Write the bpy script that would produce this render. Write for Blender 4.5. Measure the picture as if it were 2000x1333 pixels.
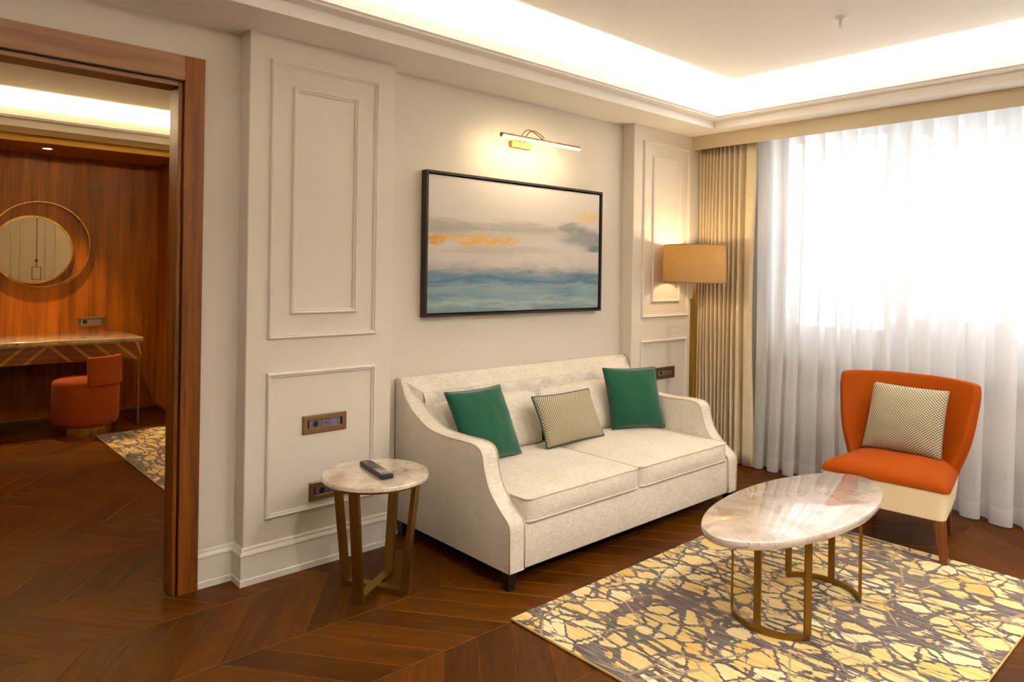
import bpy, bmesh, math, random
from mathutils import Vector, Matrix, noise as mnoise
R = math.radians
random.seed(7)
for o in list(bpy.data.objects):
    bpy.data.objects.remove(o)
sc = bpy.context.scene
COL = sc.collection

# ------------------------------------------------------------------ camera
F_PX, YAW, ROLL, PY = 1374.78, 42.18, 0.8612, 529.6
CAM = Vector((0.0, -3.1704, 1.4))
a, r = R(YAW), R(ROLL)
fw = Vector((math.sin(a), math.cos(a), 0)); rt = Vector((math.cos(a), -math.sin(a), 0)); up = Vector((0, 0, 1))
rt2 = rt*math.cos(r) + up*math.sin(r); up2 = -rt*math.sin(r) + up*math.cos(r)
cd = bpy.data.cameras.new('camera'); cam = bpy.data.objects.new('camera', cd); COL.objects.link(cam)
cam.matrix_world = Matrix(((rt2.x, up2.x, -fw.x, CAM.x), (rt2.y, up2.y, -fw.y, CAM.y), (rt2.z, up2.z, -fw.z, CAM.z), (0, 0, 0, 1)))
cd.sensor_fit = 'HORIZONTAL'; cd.sensor_width = 36; cd.lens = 36*F_PX/2000
cd.shift_y = -(666.5-PY)/2000; cd.clip_start = .05; cd.clip_end = 100
sc.camera = cam

def project(p):
    d = Vector(p)-CAM; w = d.dot(fw)
    if w < .05: return None
    return (1000+F_PX*d.dot(rt2)/w, PY-F_PX*d.dot(up2)/w)

# ------------------------------------------------------------------ light and exposure
sc.view_settings.view_transform = 'Standard'; sc.view_settings.look = 'None'
sc.view_settings.gamma = 1; sc.view_settings.use_curve_mapping = False
sc.view_settings.exposure = 1.53
sc.cycles.max_bounces = 8; sc.cycles.diffuse_bounces = 5; sc.cycles.glossy_bounces = 4
sc.cycles.transparent_max_bounces = 12; sc.cycles.transmission_bounces = 6
sc.cycles.caustics_reflective = False; sc.cycles.caustics_refractive = False
sc.cycles.sample_clamp_indirect = 6; sc.cycles.use_denoising = True

SKY = 1.28
LED = (1.0, .94, .84)
world = bpy.data.worlds.new('overcast_sky'); sc.world = world; world.use_nodes = True
bg = world.node_tree.nodes['Background']; bg.inputs[0].default_value = (.95, .97, 1, 1); bg.inputs[1].default_value = SKY

def area_light(name, loc, sx, sy, power, color, rot=(0, 0, 0), portal=False, spread=None):
    l = bpy.data.lights.new(name, 'AREA'); l.shape = 'RECTANGLE'; l.size = sx; l.size_y = sy
    l.energy = power; l.color = color
    if spread: l.spread = spread
    o = bpy.data.objects.new(name, l); COL.objects.link(o); o.location = loc; o.rotation_euler = rot
    if portal: l.cycles.is_portal = True
    return o
# daylight portal in the window opening (guides sampling only)
area_light('window_portal', (5.16, -2.5, 1.62), 1.5, 3.7, 1, (1, 1, 1), (0, R(90), 0), True)
# LED tape lying in the ceiling coves, facing up
LIV, BED = 12.5, 10.0    # watts per metre
def led(name, x0, x1, y0, y1, z, wpm):
    ln = max(x1-x0, y1-y0)
    area_light(name, ((x0+x1)/2, (y0+y1)/2, z), x1-x0, y1-y0, wpm*ln, LED if 'bed' not in name else (1, .80, .50), (R(180), 0, 0))
led('cove_led', -.85, 4.56, -.29, -.27, 2.515, LIV)
led('cove_led', 4.56, 4.58, -4.45, -.30, 2.515, LIV)
led('cove_led', -.85, 4.55, -4.50, -4.48, 2.515, LIV*.7)
led('cove_led', -.90, -.88, -4.45, -.30, 2.515, LIV*.7)
led('bedroom_cove_led', -1.5, 4.1, 3.42, 3.44, 2.515, BED)
led('bedroom_cove_led', 4.19, 4.21, .6, 3.4, 2.515, BED*3)
led('bedroom_cove_led', -1.5, 4.1, .39, .41, 2.515, BED)

# ------------------------------------------------------------------ node helper
def lin(c):
    if isinstance(c, str):
        c = c.lstrip('#'); c = tuple(int(c[i:i+2], 16)/255 for i in (0, 2, 4))
        return tuple(x/12.92 if x <= .04045 else ((x+.055)/1.055)**2.4 for x in c)
    return c
class NT:
    def __init__(s, name):
        s.m = bpy.data.materials.new(name); s.m.use_nodes = True; s.t = s.m.node_tree
        s.n = s.t.nodes; s.b = s.n['Principled BSDF']; s.out = s.n['Material Output']
    def node(s, typ, **kw):
        n = s.n.new(typ)
        for k, v in kw.items(): setattr(n, k, v)
        return n
    def L(s, x, sock):
        if x is None: return
        if hasattr(x, 'is_output'): s.t.links.new(x, sock)
        else:
            if isinstance(x, (tuple, list, str)) and sock.type == 'RGBA':
                x = (*lin(x), 1) if len(lin(x)) == 3 else x
            sock.default_value = x
    def coord(s, which='Object'): return s.node('ShaderNodeTexCoord').outputs[which]
    def uv(s): return s.coord('UV')
    def map(s, v, scale=(1, 1, 1), rot=(0, 0, 0), loc=(0, 0, 0)):
        n = s.node('ShaderNodeMapping'); s.L(v, n.inputs[0]); s.L(loc, n.inputs[1]); s.L(rot, n.inputs[2]); s.L(scale, n.inputs[3]); return n.outputs[0]
    def noise(s, v, scale, detail=3, rough=.5, dist=0, col=False):
        n = s.node('ShaderNodeTexNoise'); s.L(v, n.inputs['Vector']); s.L(scale, n.inputs['Scale']); s.L(detail, n.inputs['Detail'])
        s.L(rough, n.inputs['Roughness']); s.L(dist, n.inputs['Distortion']); return n.outputs[1 if col else 0]
    def voro(s, v, scale, feature='DISTANCE_TO_EDGE', out=0, rand=1):
        n = s.node('ShaderNodeTexVoronoi', feature=feature); s.L(v, n.inputs['Vector']); s.L(scale, n.inputs['Scale']); s.L(rand, n.inputs['Randomness']); return n.outputs[out]
    def math(s, op, a, b=0, c=None, clamp=False):
        n = s.node('ShaderNodeMath', operation=op); n.use_clamp = clamp; s.L(a, n.inputs[0]); s.L(b, n.inputs[1])
        if c is not None: s.L(c, n.inputs[2])
        return n.outputs[0]
    def vadd(s, a, b, op='ADD'):
        n = s.node('ShaderNodeVectorMath', operation=op); s.L(a, n.inputs[0])
        s.L(b, n.inputs[1]) if op != 'SCALE' else s.L(b, n.inputs['Scale']); return n.outputs[0]
    def sep(s, v): n = s.node('ShaderNodeSeparateXYZ'); s.L(v, n.inputs[0]); return n.outputs
    def comb(s, x, y, z): n = s.node('ShaderNodeCombineXYZ'); s.L(x, n.inputs[0]); s.L(y, n.inputs[1]); s.L(z, n.inputs[2]); return n.outputs[0]
    def mix(s, f, a, b, mode='MIX'):
        n = s.node('ShaderNodeMix', data_type='RGBA', blend_type=mode); s.L(f, n.inputs[0]); s.L(a, n.inputs[6]); s.L(b, n.inputs[7]); return n.outputs[2]
    def ramp(s, f, stops, interp='LINEAR'):
        n = s.node('ShaderNodeValToRGB'); n.color_ramp.interpolation = interp; e = n.color_ramp.elements
        while len(e) < len(stops): e.new(.5)
        for i, (p, c) in enumerate(stops):
            e[i].position = p
            if isinstance(c, (int, float)): c = (c, c, c)
            e[i].color = (*lin(c), 1)
        s.L(f, n.inputs[0]); return n.outputs[0]
    def sstep(s, x, lo, hi):
        n = s.node('ShaderNodeMapRange', interpolation_type='SMOOTHSTEP'); s.L(x, n.inputs[0]); s.L(lo, n.inputs[1]); s.L(hi, n.inputs[2]); return n.outputs[0]
    def bump(s, h, strength=.3, dist=.002):
        n = s.node('ShaderNodeBump'); s.L(strength, n.inputs['Strength']); s.L(dist, n.inputs['Distance']); s.L(h, n.inputs['Height'])
        s.t.links.new(n.outputs[0], s.b.inputs['Normal'])
    def set(s, **kw):
        names = dict(color='Base Color', rough='Roughness', metal='Metallic', spec='Specular IOR Level', coat='Coat Weight', coatr='Coat Roughness',
                     sheen='Sheen Weight', sheenr='Sheen Roughness', sheent='Sheen Tint', em='Emission Color', ems='Emission Strength', aniso='Anisotropic')
        for k, v in kw.items(): s.L(v, s.b.inputs[names[k]])
        return s.m

def m_plain(name, color, rough=.5, **kw):
    t = NT(name); return t.set(color=color, rough=rough, **kw)
def m_paint(name, color, rough=.55):
    t = NT(name); v = t.coord(); n = t.noise(v, 3, 3); n2 = t.noise(v, 260, 2)
    t.bump(n2, .05, .001)
    return t.set(color=t.mix(t.math('MULTIPLY', n, .12), color, tuple(x*.9 for x in lin(color))), rough=rough, spec=.35)
def m_wood(name, dark, light, axis=2, rough=.4, gs=1.0, coat=0.0):
    t = NT(name); v = t.coord(); sc_ = [26*gs]*3; sc_[axis] = 1.1*gs
    warp = t.noise(t.map(v, (2, 2, 2)), 2, 2)
    vv = t.vadd(v, t.comb(t.math('MULTIPLY', warp, .03), t.math('MULTIPLY', warp, .03), t.math('MULTIPLY', warp, .03)))
    n1 = t.noise(t.map(vv, tuple(sc_)), 1.0, 5, .6); sc2 = [160*gs]*3; sc2[axis] = 4*gs
    n2 = t.noise(t.map(v, tuple(sc2)), 1.0, 3, .6)
    f = t.math('ADD', t.math('MULTIPLY', n1, .75), t.math('MULTIPLY', n2, .3))
    t.bump(n2, .08, .001)
    return t.set(color=t.ramp(f, [(.30, dark), (.72, light)]), rough=rough, coat=coat, coatr=.15, spec=.25)
def m_metal(name, color, rough=.3, brushed=True):
    t = NT(name); v = t.coord(); n = t.noise(t.map(v, (200, 200, 6)), 1, 2)
    return t.set(color=color, metal=1, rough=t.math('ADD', t.math('MULTIPLY', n, .15), rough-.07) if brushed else rough)
def m_fabric(name, c1, c2, scale=1.0, sheen=.15, axis=0, rough=.9, spec=.2):
    t = NT(name); v = t.coord()
    s1 = [900*scale]*3; s1[axis] = 60*scale; s2 = [700*scale]*3
    h = t.noise(t.map(v, tuple(s1)), 1, 2); s1b = [70*scale, 900*scale, 900*scale]; s1b[axis], s1b[2] = 900*scale, 60*scale
    w = t.noise(t.map(v, tuple(s1b)), 1, 2); big = t.noise(v, 5, 2)
    f = t.math('ADD', t.math('MULTIPLY', h, .6), t.math('MULTIPLY', w, .4)); f2 = t.math('ADD', t.math('MULTIPLY', f, .85), t.math('MULTIPLY', big, .15))
    t.bump(f, .35, .0015)
    return t.set(color=t.ramp(f2, [(.33, c1), (.66, c2)]), rough=rough, sheen=sheen, sheenr=.4, spec=spec)
def m_marble(name, base, cloud, vein, scale=6, rough=.12):
    t = NT(name); v = t.coord()
    w = t.noise(v, scale*.8, 4, .55, 0, True); vv = t.vadd(v, t.vadd(w, .18, 'SCALE'))
    n = t.noise(vv, scale*1.6, 6, .6); n2 = t.noise(vv, scale*.7, 5, .6, 1.0)
    ve = t.math('ABSOLUTE', t.math('SUBTRACT', n2, .5)); vf = t.math('SUBTRACT', 1, t.sstep(ve, 0, .022))
    patch = t.sstep(t.noise(v, scale*.5, 2), .45, .62)
    c = t.mix(t.sstep(n, .42, .68), base, cloud); c = t.mix(t.math('MULTIPLY', t.math('MULTIPLY', vf, patch), .65), c, vein)
    return t.set(color=c, rough=rough, coat=1, coatr=.03, spec=.6)

M = {}
M['wall'] = m_paint('cream_wall_paint', '#d9d0c2')
M['trim'] = m_paint('cream_trim_paint', '#ded6ca', .45)
M['ceil'] = m_paint('white_ceiling_paint', '#f3efe8', .7)
M['pelmet'] = m_paint('beige_pelmet_paint', '#cdbd9f', .6)
M['walnut'] = m_wood('walnut_casing_vertical', '#421f04', '#8c4f16', 2)
M['walnut_lit'] = m_wood('walnut_casing_horizontal_lit', '#6b4630', '#9c7350', 0)  # lighter than the stile: ceiling light on the head put into the colour
M['panel'] = m_wood('warm_wood_panelling', '#562600', '#a65c0c', 2, .38, .8)
M['desk'] = m_wood('desk_veneer', '#4a2208', '#7c4616', 0, .4)
M['inlay'] = m_wood('desk_inlay', '#7d4d20', '#a8713a', 0, .4)
M['legwood'] = m_wood('walnut_leg', '#4a220e', '#8a4f28', 2, .35, 2)
M['brass'] = m_metal('brushed_brass', '#c59a4a', .28)
M['brass_old'] = m_metal('aged_brass', '#93712f', .42)
M['gold_paint'] = m_plain('gold_satin_paint', '#d8a636', .5)
M['bronze'] = m_metal('bronze_plate', '#8a6b4c', .42)
M['black'] = m_plain('black_lacquer', '#120d0b', .4)
M['darkgap'] = m_plain('dark_recess', '#171210', .9)
M['sofa'] = m_fabric('cream_linen', '#b9ab95', '#ebe4d9', .55)
M['sofa_pipe_shaded'] = m_fabric('cream_piping_shaded', '#b8a88e', '#dccfb8', 2)  # sofa linen darkened: the cord's shading is put into the colour
M['green'] = m_fabric('green_velvet', '#11422c', '#1d5a42', .7, .5)
M['green_pipe'] = m_plain('dark_green_cord', '#12402c', .7)
M['orange'] = m_fabric('burnt_orange_upholstery', '#8c3800', '#9a4300', 1.3, .03, rough=.6, spec=.08)
M['orange_velvet'] = m_fabric('orange_velvet', '#7e3203', '#8c3c06', 1, .05)
M['cream_leather'] = m_plain('cream_leather', '#f0dfba', .5)
M['drape'] = m_fabric('beige_drape', '#bcaa88', '#e4d5b8', .5, .1, 0)
M['shade'] = None
M['white_frame'] = m_plain('white_window_frame', '#dcdad6', .4)
M['white_panel'] = m_plain('white_convector', '#e6e1d8', .5)
M['frame_dark'] = m_wood('dark_picture_frame', '#1c1511', '#3b2e25', 2, .45)
M['marble'] = m_marble('beige_marble', '#d8c8b4', '#b7a188', '#7b5f48', 9, .12)
M['marble_top'] = m_marble('pale_rose_marble', '#c6b6a9', '#ab9786', '#5f4b40', 5, .04)
M['desk_marble'] = m_marble('desk_marble', '#cdb99a', '#a88c66', '#7b5f48', 5, .12)
M['grey_plastic'] = m_plain('grey_socket_plastic', '#6a625e', .4)
M['dark_plastic'] = m_plain('dark_remote_plastic', '#1c1512', .35)
M['key'] = m_plain('grey_keys', '#a9a49c', .5)
M['white_plastic'] = m_plain('white_sprinkler', '#d9d2c6', .4)
M['mirror'] = m_plain('mirror_silver', '#f0e4c8', .01, metal=1)
M['steel_blue'] = m_plain('switch_blue_grey', '#6f6a88', .4)
def m_emit(name, col, s):
    t = NT(name); return t.set(color=(0, 0, 0), em=col, ems=s)
M['tube'] = m_emit('picture_light_diffuser', (1, .80, .48), 26)
M['downlight'] = m_emit('downlight_lens', (1, .80, .50), 12)
M['bulb'] = m_emit('lamp_bulb', (1, .70, .38), 14)
def m_glass():
    t = NT('window_glass'); n = t.n; tr = t.node('ShaderNodeBsdfTransparent'); gl = t.node('ShaderNodeBsdfGlossy')
    gl.inputs['Roughness'].default_value = .02; tr.inputs[0].default_value = (.93, .95, .95, 1)
    mx = t.node('ShaderNodeMixShader'); mx.inputs[0].default_value = .06
    t.t.links.new(tr.outputs[0], mx.inputs[1]); t.t.links.new(gl.outputs[0], mx.inputs[2]); t.t.links.new(mx.outputs[0], t.out.inputs[0]); return t.m
M['glass'] = m_glass()
def m_sheer(name, opac):
    t = NT(name); v = t.coord(); w = t.noise(t.map(v, (300, 300, 30)), 1, 2)
    tr = t.node('ShaderNodeBsdfTransparent'); tl = t.node('ShaderNodeBsdfTranslucent'); df = t.node('ShaderNodeBsdfDiffuse')
    for x in (tl, df): x.inputs[0].default_value = (.95, .94, .95, 1)
    m1 = t.node('ShaderNodeMixShader'); m1.inputs[0].default_value = .30
    m2 = t.node('ShaderNodeMixShader'); t.L(t.math('ADD', t.math('MULTIPLY', w, .1), opac-.05), m2.inputs[0])
    lk = t.t.links.new
    lk(tl.outputs[0], m1.inputs[1]); lk(df.outputs[0], m1.inputs[2]); lk(tr.outputs[0], m2.inputs[1]); lk(m1.outputs[0], m2.inputs[2]); lk(m2.outputs[0], t.out.inputs[0]); return t.m
M['sheer'] = m_sheer('white_sheer_voile', .85)
M['hem'] = m_sheer('white_sheer_hem', .96)
def m_shade():
    t = NT('beige_lamp_shade'); v = t.coord(); w = t.noise(t.map(v, (20, 20, 500)), 1, 2)
    c = t.ramp(w, [(.3, '#a98f62'), (.7, '#c2aa7c')])
    tl = t.node('ShaderNodeBsdfTranslucent'); df = t.node('ShaderNodeBsdfDiffuse'); t.L(c, df.inputs[0]); tl.inputs[0].default_value = (.60, .42, .13, 1)
    mx = t.node('ShaderNodeMixShader'); mx.inputs[0].default_value = .35; lk = t.t.links.new
    lk(df.outputs[0], mx.inputs[1]); lk(tl.outputs[0], mx.inputs[2]); lk(mx.outputs[0], t.out.inputs[0]); return t.m
M['shade'] = m_shade()

def m_floor(name, bevel=False):
    t = NT(name); uv = t.uv(); oi = t.node('ShaderNodeObjectInfo').outputs['Random']
    at = t.node('ShaderNodeAttribute', attribute_name='tone').outputs['Fac']
    rnd = t.math('FRACT', t.math('ADD', oi, at))
    off = t.comb(t.math('MULTIPLY', rnd, 17), t.math('MULTIPLY', rnd, 31), 0)
    v = t.vadd(uv, off)
    g1 = t.noise(t.map(v, (3, 40, 1)), 1, 4, .6, .6); g2 = t.noise(t.map(v, (14, 420, 1)), 1, 3, .65)
    cath = t.noise(t.map(v, (1.6, 9, 1)), 2, 3, .5, 1.4)
    f = t.math('ADD', t.math('ADD', t.math('MULTIPLY', g1, .4), t.math('MULTIPLY', g2, .35)), t.math('MULTIPLY', cath, .25))
    c = t.ramp(f, [(.32, '#351900'), (.5, '#4e2800'), (.68, '#663803')])
    tone = t.ramp(rnd, [(0, (.72, .70, .68)), (.5, (1, 1, 1)), (1, (1.18, 1.14, 1.1))])
    c = t.mix(1, c, tone, 'MULTIPLY')
    if bevel: c = t.mix(.22, c, '#94622a')  # lighter worn edges, with the bevel highlight put into the colour
    t.bump(g2, .06, .0006)
    return t.set(color=c, rough=t.math('ADD', t.math('MULTIPLY', g2, .15), .34), spec=.12)
M['plank'] = m_floor('chevron_oak'); M['plank_edge_highlight'] = m_floor('chevron_oak_edge_highlight', True)

def m_rug(name):
    t = NT(name); v = t.coord(); s = t.sep(v)
    rag = t.noise(t.map(v, (140, 22, 1)), 1, 3, .6); rag2 = t.noise(t.map(v, (60, 60, 1)), 1, 2)
    jit = t.math('MULTIPLY', t.math('SUBTRACT', rag, .5), .016)
    vv = t.comb(t.math('ADD', s[0], t.math('MULTIPLY', t.math('SUBTRACT', rag2, .5), .012)), t.math('ADD', s[1], jit), 0)
    e1 = t.voro(t.map(vv, (1, .85, 1)), 9.5); e2 = t.voro(t.map(vv, (1, .7, 1), (0, 0, .5), (.37, .21, 0)), 7.0)
    e1 = t.math('DIVIDE', e1, 9.5); e2 = t.math('DIVIDE', e2, 7.0)
    low = t.noise(t.map(v, (2.3, 1.6, 1)), 1, 2, .5); strk = t.noise(t.map(v, (46, 5, 1)), 1, 3, .6)
    w = t.math('ADD', t.math('MULTIPLY', t.sstep(low, .52, .72), .012), t.math('MULTIPLY', t.math('MAXIMUM', t.math('SUBTRACT', strk, .46), 0), .055))
    w = t.math('ADD', w, t.math('MULTIPLY', rag2, .006))
    gap = t.math('MINIMUM', e1, t.math('ADD', e2, t.math('MULTIPLY', t.math('SUBTRACT', .55, low), .02)))
    mask = t.sstep(t.math('SUBTRACT', gap, w), -.001, .0016)        # 1 = yellow shard
    cell = t.voro(t.map(vv, (1, .85, 1)), 9.5, 'F1', 1); cs = t.sep(cell)[0]
    yel = t.ramp(t.math('ADD', t.math('MULTIPLY', strk, .65), t.math('MULTIPLY', cs, .35)), [(.25, '#e8d8ae'), (.5, '#dec27f'), (.75, '#cda34f')])
    st2 = t.noise(t.map(v, (110, 7, 1)), 1, 3, .65)
    gry = t.ramp(t.math('ADD', t.math('MULTIPLY', st2, .8), t.math('MULTIPLY', low, .2)), [(.36, '#382f36'), (.5, '#625652'), (.62, '#84766c'), (.78, '#a4937c')])
    c = t.mix(mask, gry, yel)
    e3 = t.math('DIVIDE', t.voro(t.map(vv, (1, 1, 1), (0, 0, 1.1), (.11, .63, 0)), 3.6), 3.6)
    tan = t.math('MULTIPLY', t.math('SUBTRACT', 1, t.sstep(e3, .003, .0055)), t.sstep(t.noise(v, 4, 1), .42, .5))
    c = t.mix(t.math('MULTIPLY', tan, .9), c, '#a88e70')
    pile = t.noise(v, 420, 2); t.bump(t.math('ADD', t.math('MULTIPLY', mask, .6), pile), .5, .002)
    return t.set(color=c, rough=.95, sheen=.2, spec=.1)
M['rug'] = m_rug('abstract_shard_rug'); M['rug_edge'] = m_plain('rug_binding', '#c8a96a', .95)

def m_weave(name):
    t = NT(name); u = t.sep(t.uv()); p = 1/.0105
    A = t.math('MULTIPLY', t.math('ADD', u[0], u[1]), p*.7); B = t.math('MULTIPLY', t.math('SUBTRACT', u[0], u[1]), p*.7)
    fa = t.math('ABSOLUTE', t.math('SUBTRACT', t.math('FRACT', A), .5)); fb = t.math('ABSOLUTE', t.math('SUBTRACT', t.math('FRACT', B), .5))
    ck = t.math('MODULO', t.math('ADD', t.math('FLOOR', A), t.math('FLOOR', t.math('MULTIPLY', B, .34))), 2)
    lo = t.mix(t.math('ABSOLUTE', ck), (.40, .40, .40), (.30, .30, .30))
    d = t.math('MAXIMUM', fa, fb); k = t.math('SUBTRACT', 1, t.sstep(d, .27, .40))
    c = t.mix(k, '#5d5240', '#d3c5a6'); t.bump(k, .5, .001)
    return t.set(color=c, rough=.9, sheen=.1, spec=.15)
M['weave'] = m_weave('cream_dot_weave')

def m_painting():
    t = NT('abstract_seascape'); u = t.sep(t.uv()); X, Y = u[0], u[1]
    v = t.comb(t.math('MULTIPLY', X, 1.8), Y, 0)
    n1 = t.noise(t.map(v, (1.6, 5, 1)), 1.2, 5, .6, .5); n2 = t.noise(t.map(v, (1.2, 13, 1)), 1.5, 5, .65, .3); n3 = t.noise(t.map(v, (30, 240, 1)), 1, 2)
    n4 = t.noise(t.map(v, (3, 4, 1), loc=(3, 1, 0)), 1.4, 5, .6, .8)
    yy = t.math('ADD', Y, t.math('ADD', t.math('MULTIPLY', t.math('SUBTRACT', n1, .5), .20), t.math('MULTIPLY', t.math('SUBTRACT', n2, .5), .17)))
    c = t.ramp(yy, [(.0, '#6f8388'), (.06, '#93a5a5'), (.12, '#5d7c89'), (.18, '#8198a0'), (.235, '#466a82'), (.28, '#728696'), (.33, '#aba6a2'), (.38, '#c3bab2'), (.52, '#cfc6bd'), (.63, '#bfb6aa'), (.70, '#d2c9bf'), (1.0, '#ddd3ca')])
    n5 = t.noise(t.map(v, (9, 22, 1), loc=(1, 7, 0)), 1.6, 4, .65, .6); flake = t.sstep(n5, .34, .50)
    def blob(cx, cy, rx, ry, lo, hi, nz, k):
        dx = t.math('DIVIDE', t.math('SUBTRACT', X, cx), rx); dy = t.math('DIVIDE', t.math('SUBTRACT', Y, cy), ry)
        d = t.math('SQRT', t.math('ADD', t.math('MULTIPLY', dx, dx), t.math('MULTIPLY', dy, dy)))
        d = t.math('ADD', d, t.math('MULTIPLY', t.math('SUBTRACT', nz, .5), k)); return t.math('SUBTRACT', 1, t.sstep(d, lo, hi))
    c = t.mix(t.math('MULTIPLY', blob(.10, .63, .22, .07, .3, 1.1, n2, 2.2), .55), c, '#8d8a82')
    c = t.mix(t.math('MULTIPLY', blob(.52, .66, .24, .06, .3, 1.1, n2, 2.4), .45), c, '#938f86')
    c = t.mix(t.math('MULTIPLY', blob(.80, .69, .16, .055, .35, 1.1, n4, 2.6), .7), c, '#7f7d72')
    c = t.mix(t.math('MULTIPLY', blob(.95, .60, .19, .10, .35, 1.1, n1, 2.2), .75), c, '#7a8287')
    c = t.mix(t.math('MULTIPLY', blob(.99, .52, .10, .05, .3, 1.0, n2, 2.0), .8), c, '#5f6a6e')
    c = t.mix(t.math('MULTIPLY', blob(.35, .47, .36, .05, .3, 1.1, n2, 2.4), .45), c, '#9b948a')
    c = t.mix(t.math('MULTIPLY', blob(.62, .40, .3, .09, .2, 1.1, n4, 2.4), .5), c, '#dccfc4')
    c = t.mix(t.math('MULTIPLY', t.math('MULTIPLY', blob(.28, .545, .25, .055, .4, 1.0, n4, 2.2), flake), .95), c, '#d8a445')
    c = t.mix(t.math('MULTIPLY', t.math('MULTIPLY', blob(.035, .53, .055, .045, .5, 1.0, n4, 1.5), flake), .95), c, '#d09226')
    c = t.mix(t.math('MULTIPLY', t.math('MULTIPLY', blob(.92, .80, .12, .06, .4, 1.0, n4, 1.9), flake), .8), c, '#e0bf72')
    c = t.mix(t.math('MULTIPLY', blob(.42, .13, .35, .06, .2, 1.1, n1, 2.0), .55), c, '#8fa5a2')
    c = t.mix(t.math('MULTIPLY', blob(.93, .13, .14, .1, .2, 1.1, n1, 2.0), .55), c, '#83a09c')
    c = t.mix(t.math('MULTIPLY', n3, .12), c, '#8a8d8c')
    t.bump(n3, .12, .0008)
    return t.set(color=c, rough=.5, spec=.25)
M['canvas'] = m_painting()

# ------------------------------------------------------------------ mesh helpers
def tag(o, label=None, cat=None, group=None, kind=None):
    if label: o['label'] = label
    if cat: o['category'] = cat
    if group: o['group'] = group
    if kind: o['kind'] = kind
    return o
def thing(name, loc, label=None, cat=None, group=None, kind=None, rotz=0):
    o = bpy.data.objects.new(name, None); o.empty_display_size = .05; COL.objects.link(o); o.location = loc; o.rotation_euler = (0, 0, rotz)
    return tag(o, label, cat, group, kind)
def root_loc(p):
    while p.parent: p = p.parent
    return p.location.copy()
def obj(name, bm, mats, parent=None, smooth=False, local=False, origin=None):
    """bm is in world coordinates unless local; a child is stored relative to its root's location."""
    me = bpy.data.meshes.new(name)
    if parent is not None and not local: bmesh.ops.translate(bm, verts=bm.verts, vec=-root_loc(parent))
    if parent is None and origin is not None: bmesh.ops.translate(bm, verts=bm.verts, vec=-Vector(origin))
    bmesh.ops.recalc_face_normals(bm, faces=bm.faces)
    if smooth:
        for f in bm.faces: f.smooth = True
    bm.to_mesh(me); bm.free()
    for m in (mats if isinstance(mats, (list, tuple)) else [mats]): me.materials.append(m)
    o = bpy.data.objects.new(name, me); COL.objects.link(o)
    if parent is not None: o.parent = parent
    elif origin is not None: o.location = origin
    if smooth == 'angle':
        md = me
        for e in md.edges: pass
    return o
def B(): return bmesh.new()
def box(x0, x1, y0, y1, z0, z1, bev=0, seg=2, bm=None):
    bm2 = bmesh.new()
    vs = [bm2.verts.new((x, y, z)) for x in (x0, x1) for y in (y0, y1) for z in (z0, z1)]
    for f in ((0, 1, 3, 2), (4, 6, 7, 5), (0, 4, 5, 1), (2, 3, 7, 6), (0, 2, 6, 4), (1, 5, 7, 3)): bm2.faces.new([vs[i] for i in f])
    bmesh.ops.recalc_face_normals(bm2, faces=bm2.faces)
    if bev > 0: bmesh.ops.bevel(bm2, geom=list(bm2.edges)+list(bm2.verts), offset=bev, segments=seg, profile=.6, affect='EDGES')
    if bm is None: return bm2
    merge(bm, bm2); return bm
def merge(a_, b_):
    me = bpy.data.meshes.new('tmp'); b_.to_mesh(me); b_.free(); a_.from_mesh(me); bpy.data.meshes.remove(me); return a_
def xf(bm, m): bmesh.ops.transform(bm, matrix=m, verts=bm.verts); return bm
def lathe(prof, n=48, c=(0, 0, 0), cap=True):
    bm = bmesh.new(); rings = []
    for (rr, z) in prof:
        rings.append([bm.verts.new((c[0]+rr*math.cos(2*math.pi*i/n), c[1]+rr*math.sin(2*math.pi*i/n), c[2]+z)) for i in range(n)])
    for A, Bq in zip(rings, rings[1:]):
        for i in range(n): bm.faces.new((A[i], A[(i+1) % n], Bq[(i+1) % n], Bq[i]))
    if cap:
        bm.faces.new(rings[0][::-1]); bm.faces.new(rings[-1])
    return bm
def tube(pts, rad, n=8, closed=False):
    pts = [Vector(p) for p in pts]; bm = bmesh.new(); rings = []; N = len(pts); prev = None
    for i, p in enumerate(pts):
        if closed: t = (pts[(i+1) % N]-pts[i-1]).normalized()
        else: t = (pts[min(i+1, N-1)]-pts[max(i-1, 0)]).normalized()
        if prev is None:
            u = t.orthogonal().normalized()
        else:
            u = (prev-t*prev.dot(t)).normalized()
        prev = u; w = t.cross(u); rr = rad[i] if isinstance(rad, (list, tuple)) else rad
        rings.append([bm.verts.new(p+(u*math.cos(2*math.pi*k/n)+w*math.sin(2*math.pi*k/n))*rr) for k in range(n)])
    rng = range(N) if closed else range(N-1)
    for i in rng:
        A, Bq = rings[i], rings[(i+1) % N]
        for k in range(n): bm.faces.new((A[k], A[(k+1) % n], Bq[(k+1) % n], Bq[k]))
    if not closed:
        bm.faces.new(rings[0][::-1]); bm.faces.new(rings[-1])
    return bm
def extrude_poly(pts, axis, a0, a1, bev=0, seg=2):
    """pts: 2-D outline in the two other axes (order x<y<z), extruded along axis."""
    bm = bmesh.new()
    def mk(p, a_):
        q = list(p); q.insert(axis, a_); return bm.verts.new(q)
    A = [mk(p, a0) for p in pts]; C = [mk(p, a1) for p in pts]; n = len(pts)
    bm.faces.new(A); bm.faces.new(C[::-1])
    for i in range(n): bm.faces.new((A[i], C[i], C[(i+1) % n], A[(i+1) % n]))
    bmesh.ops.recalc_face_normals(bm, faces=bm.faces)
    if bev:
        ed = [e for e in bm.edges if any(len(f.verts) > 4 for f in e.link_faces)]
        bmesh.ops.bevel(bm, geom=ed, offset=bev, segments=seg, profile=.6, affect='EDGES')
    return bm
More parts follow.
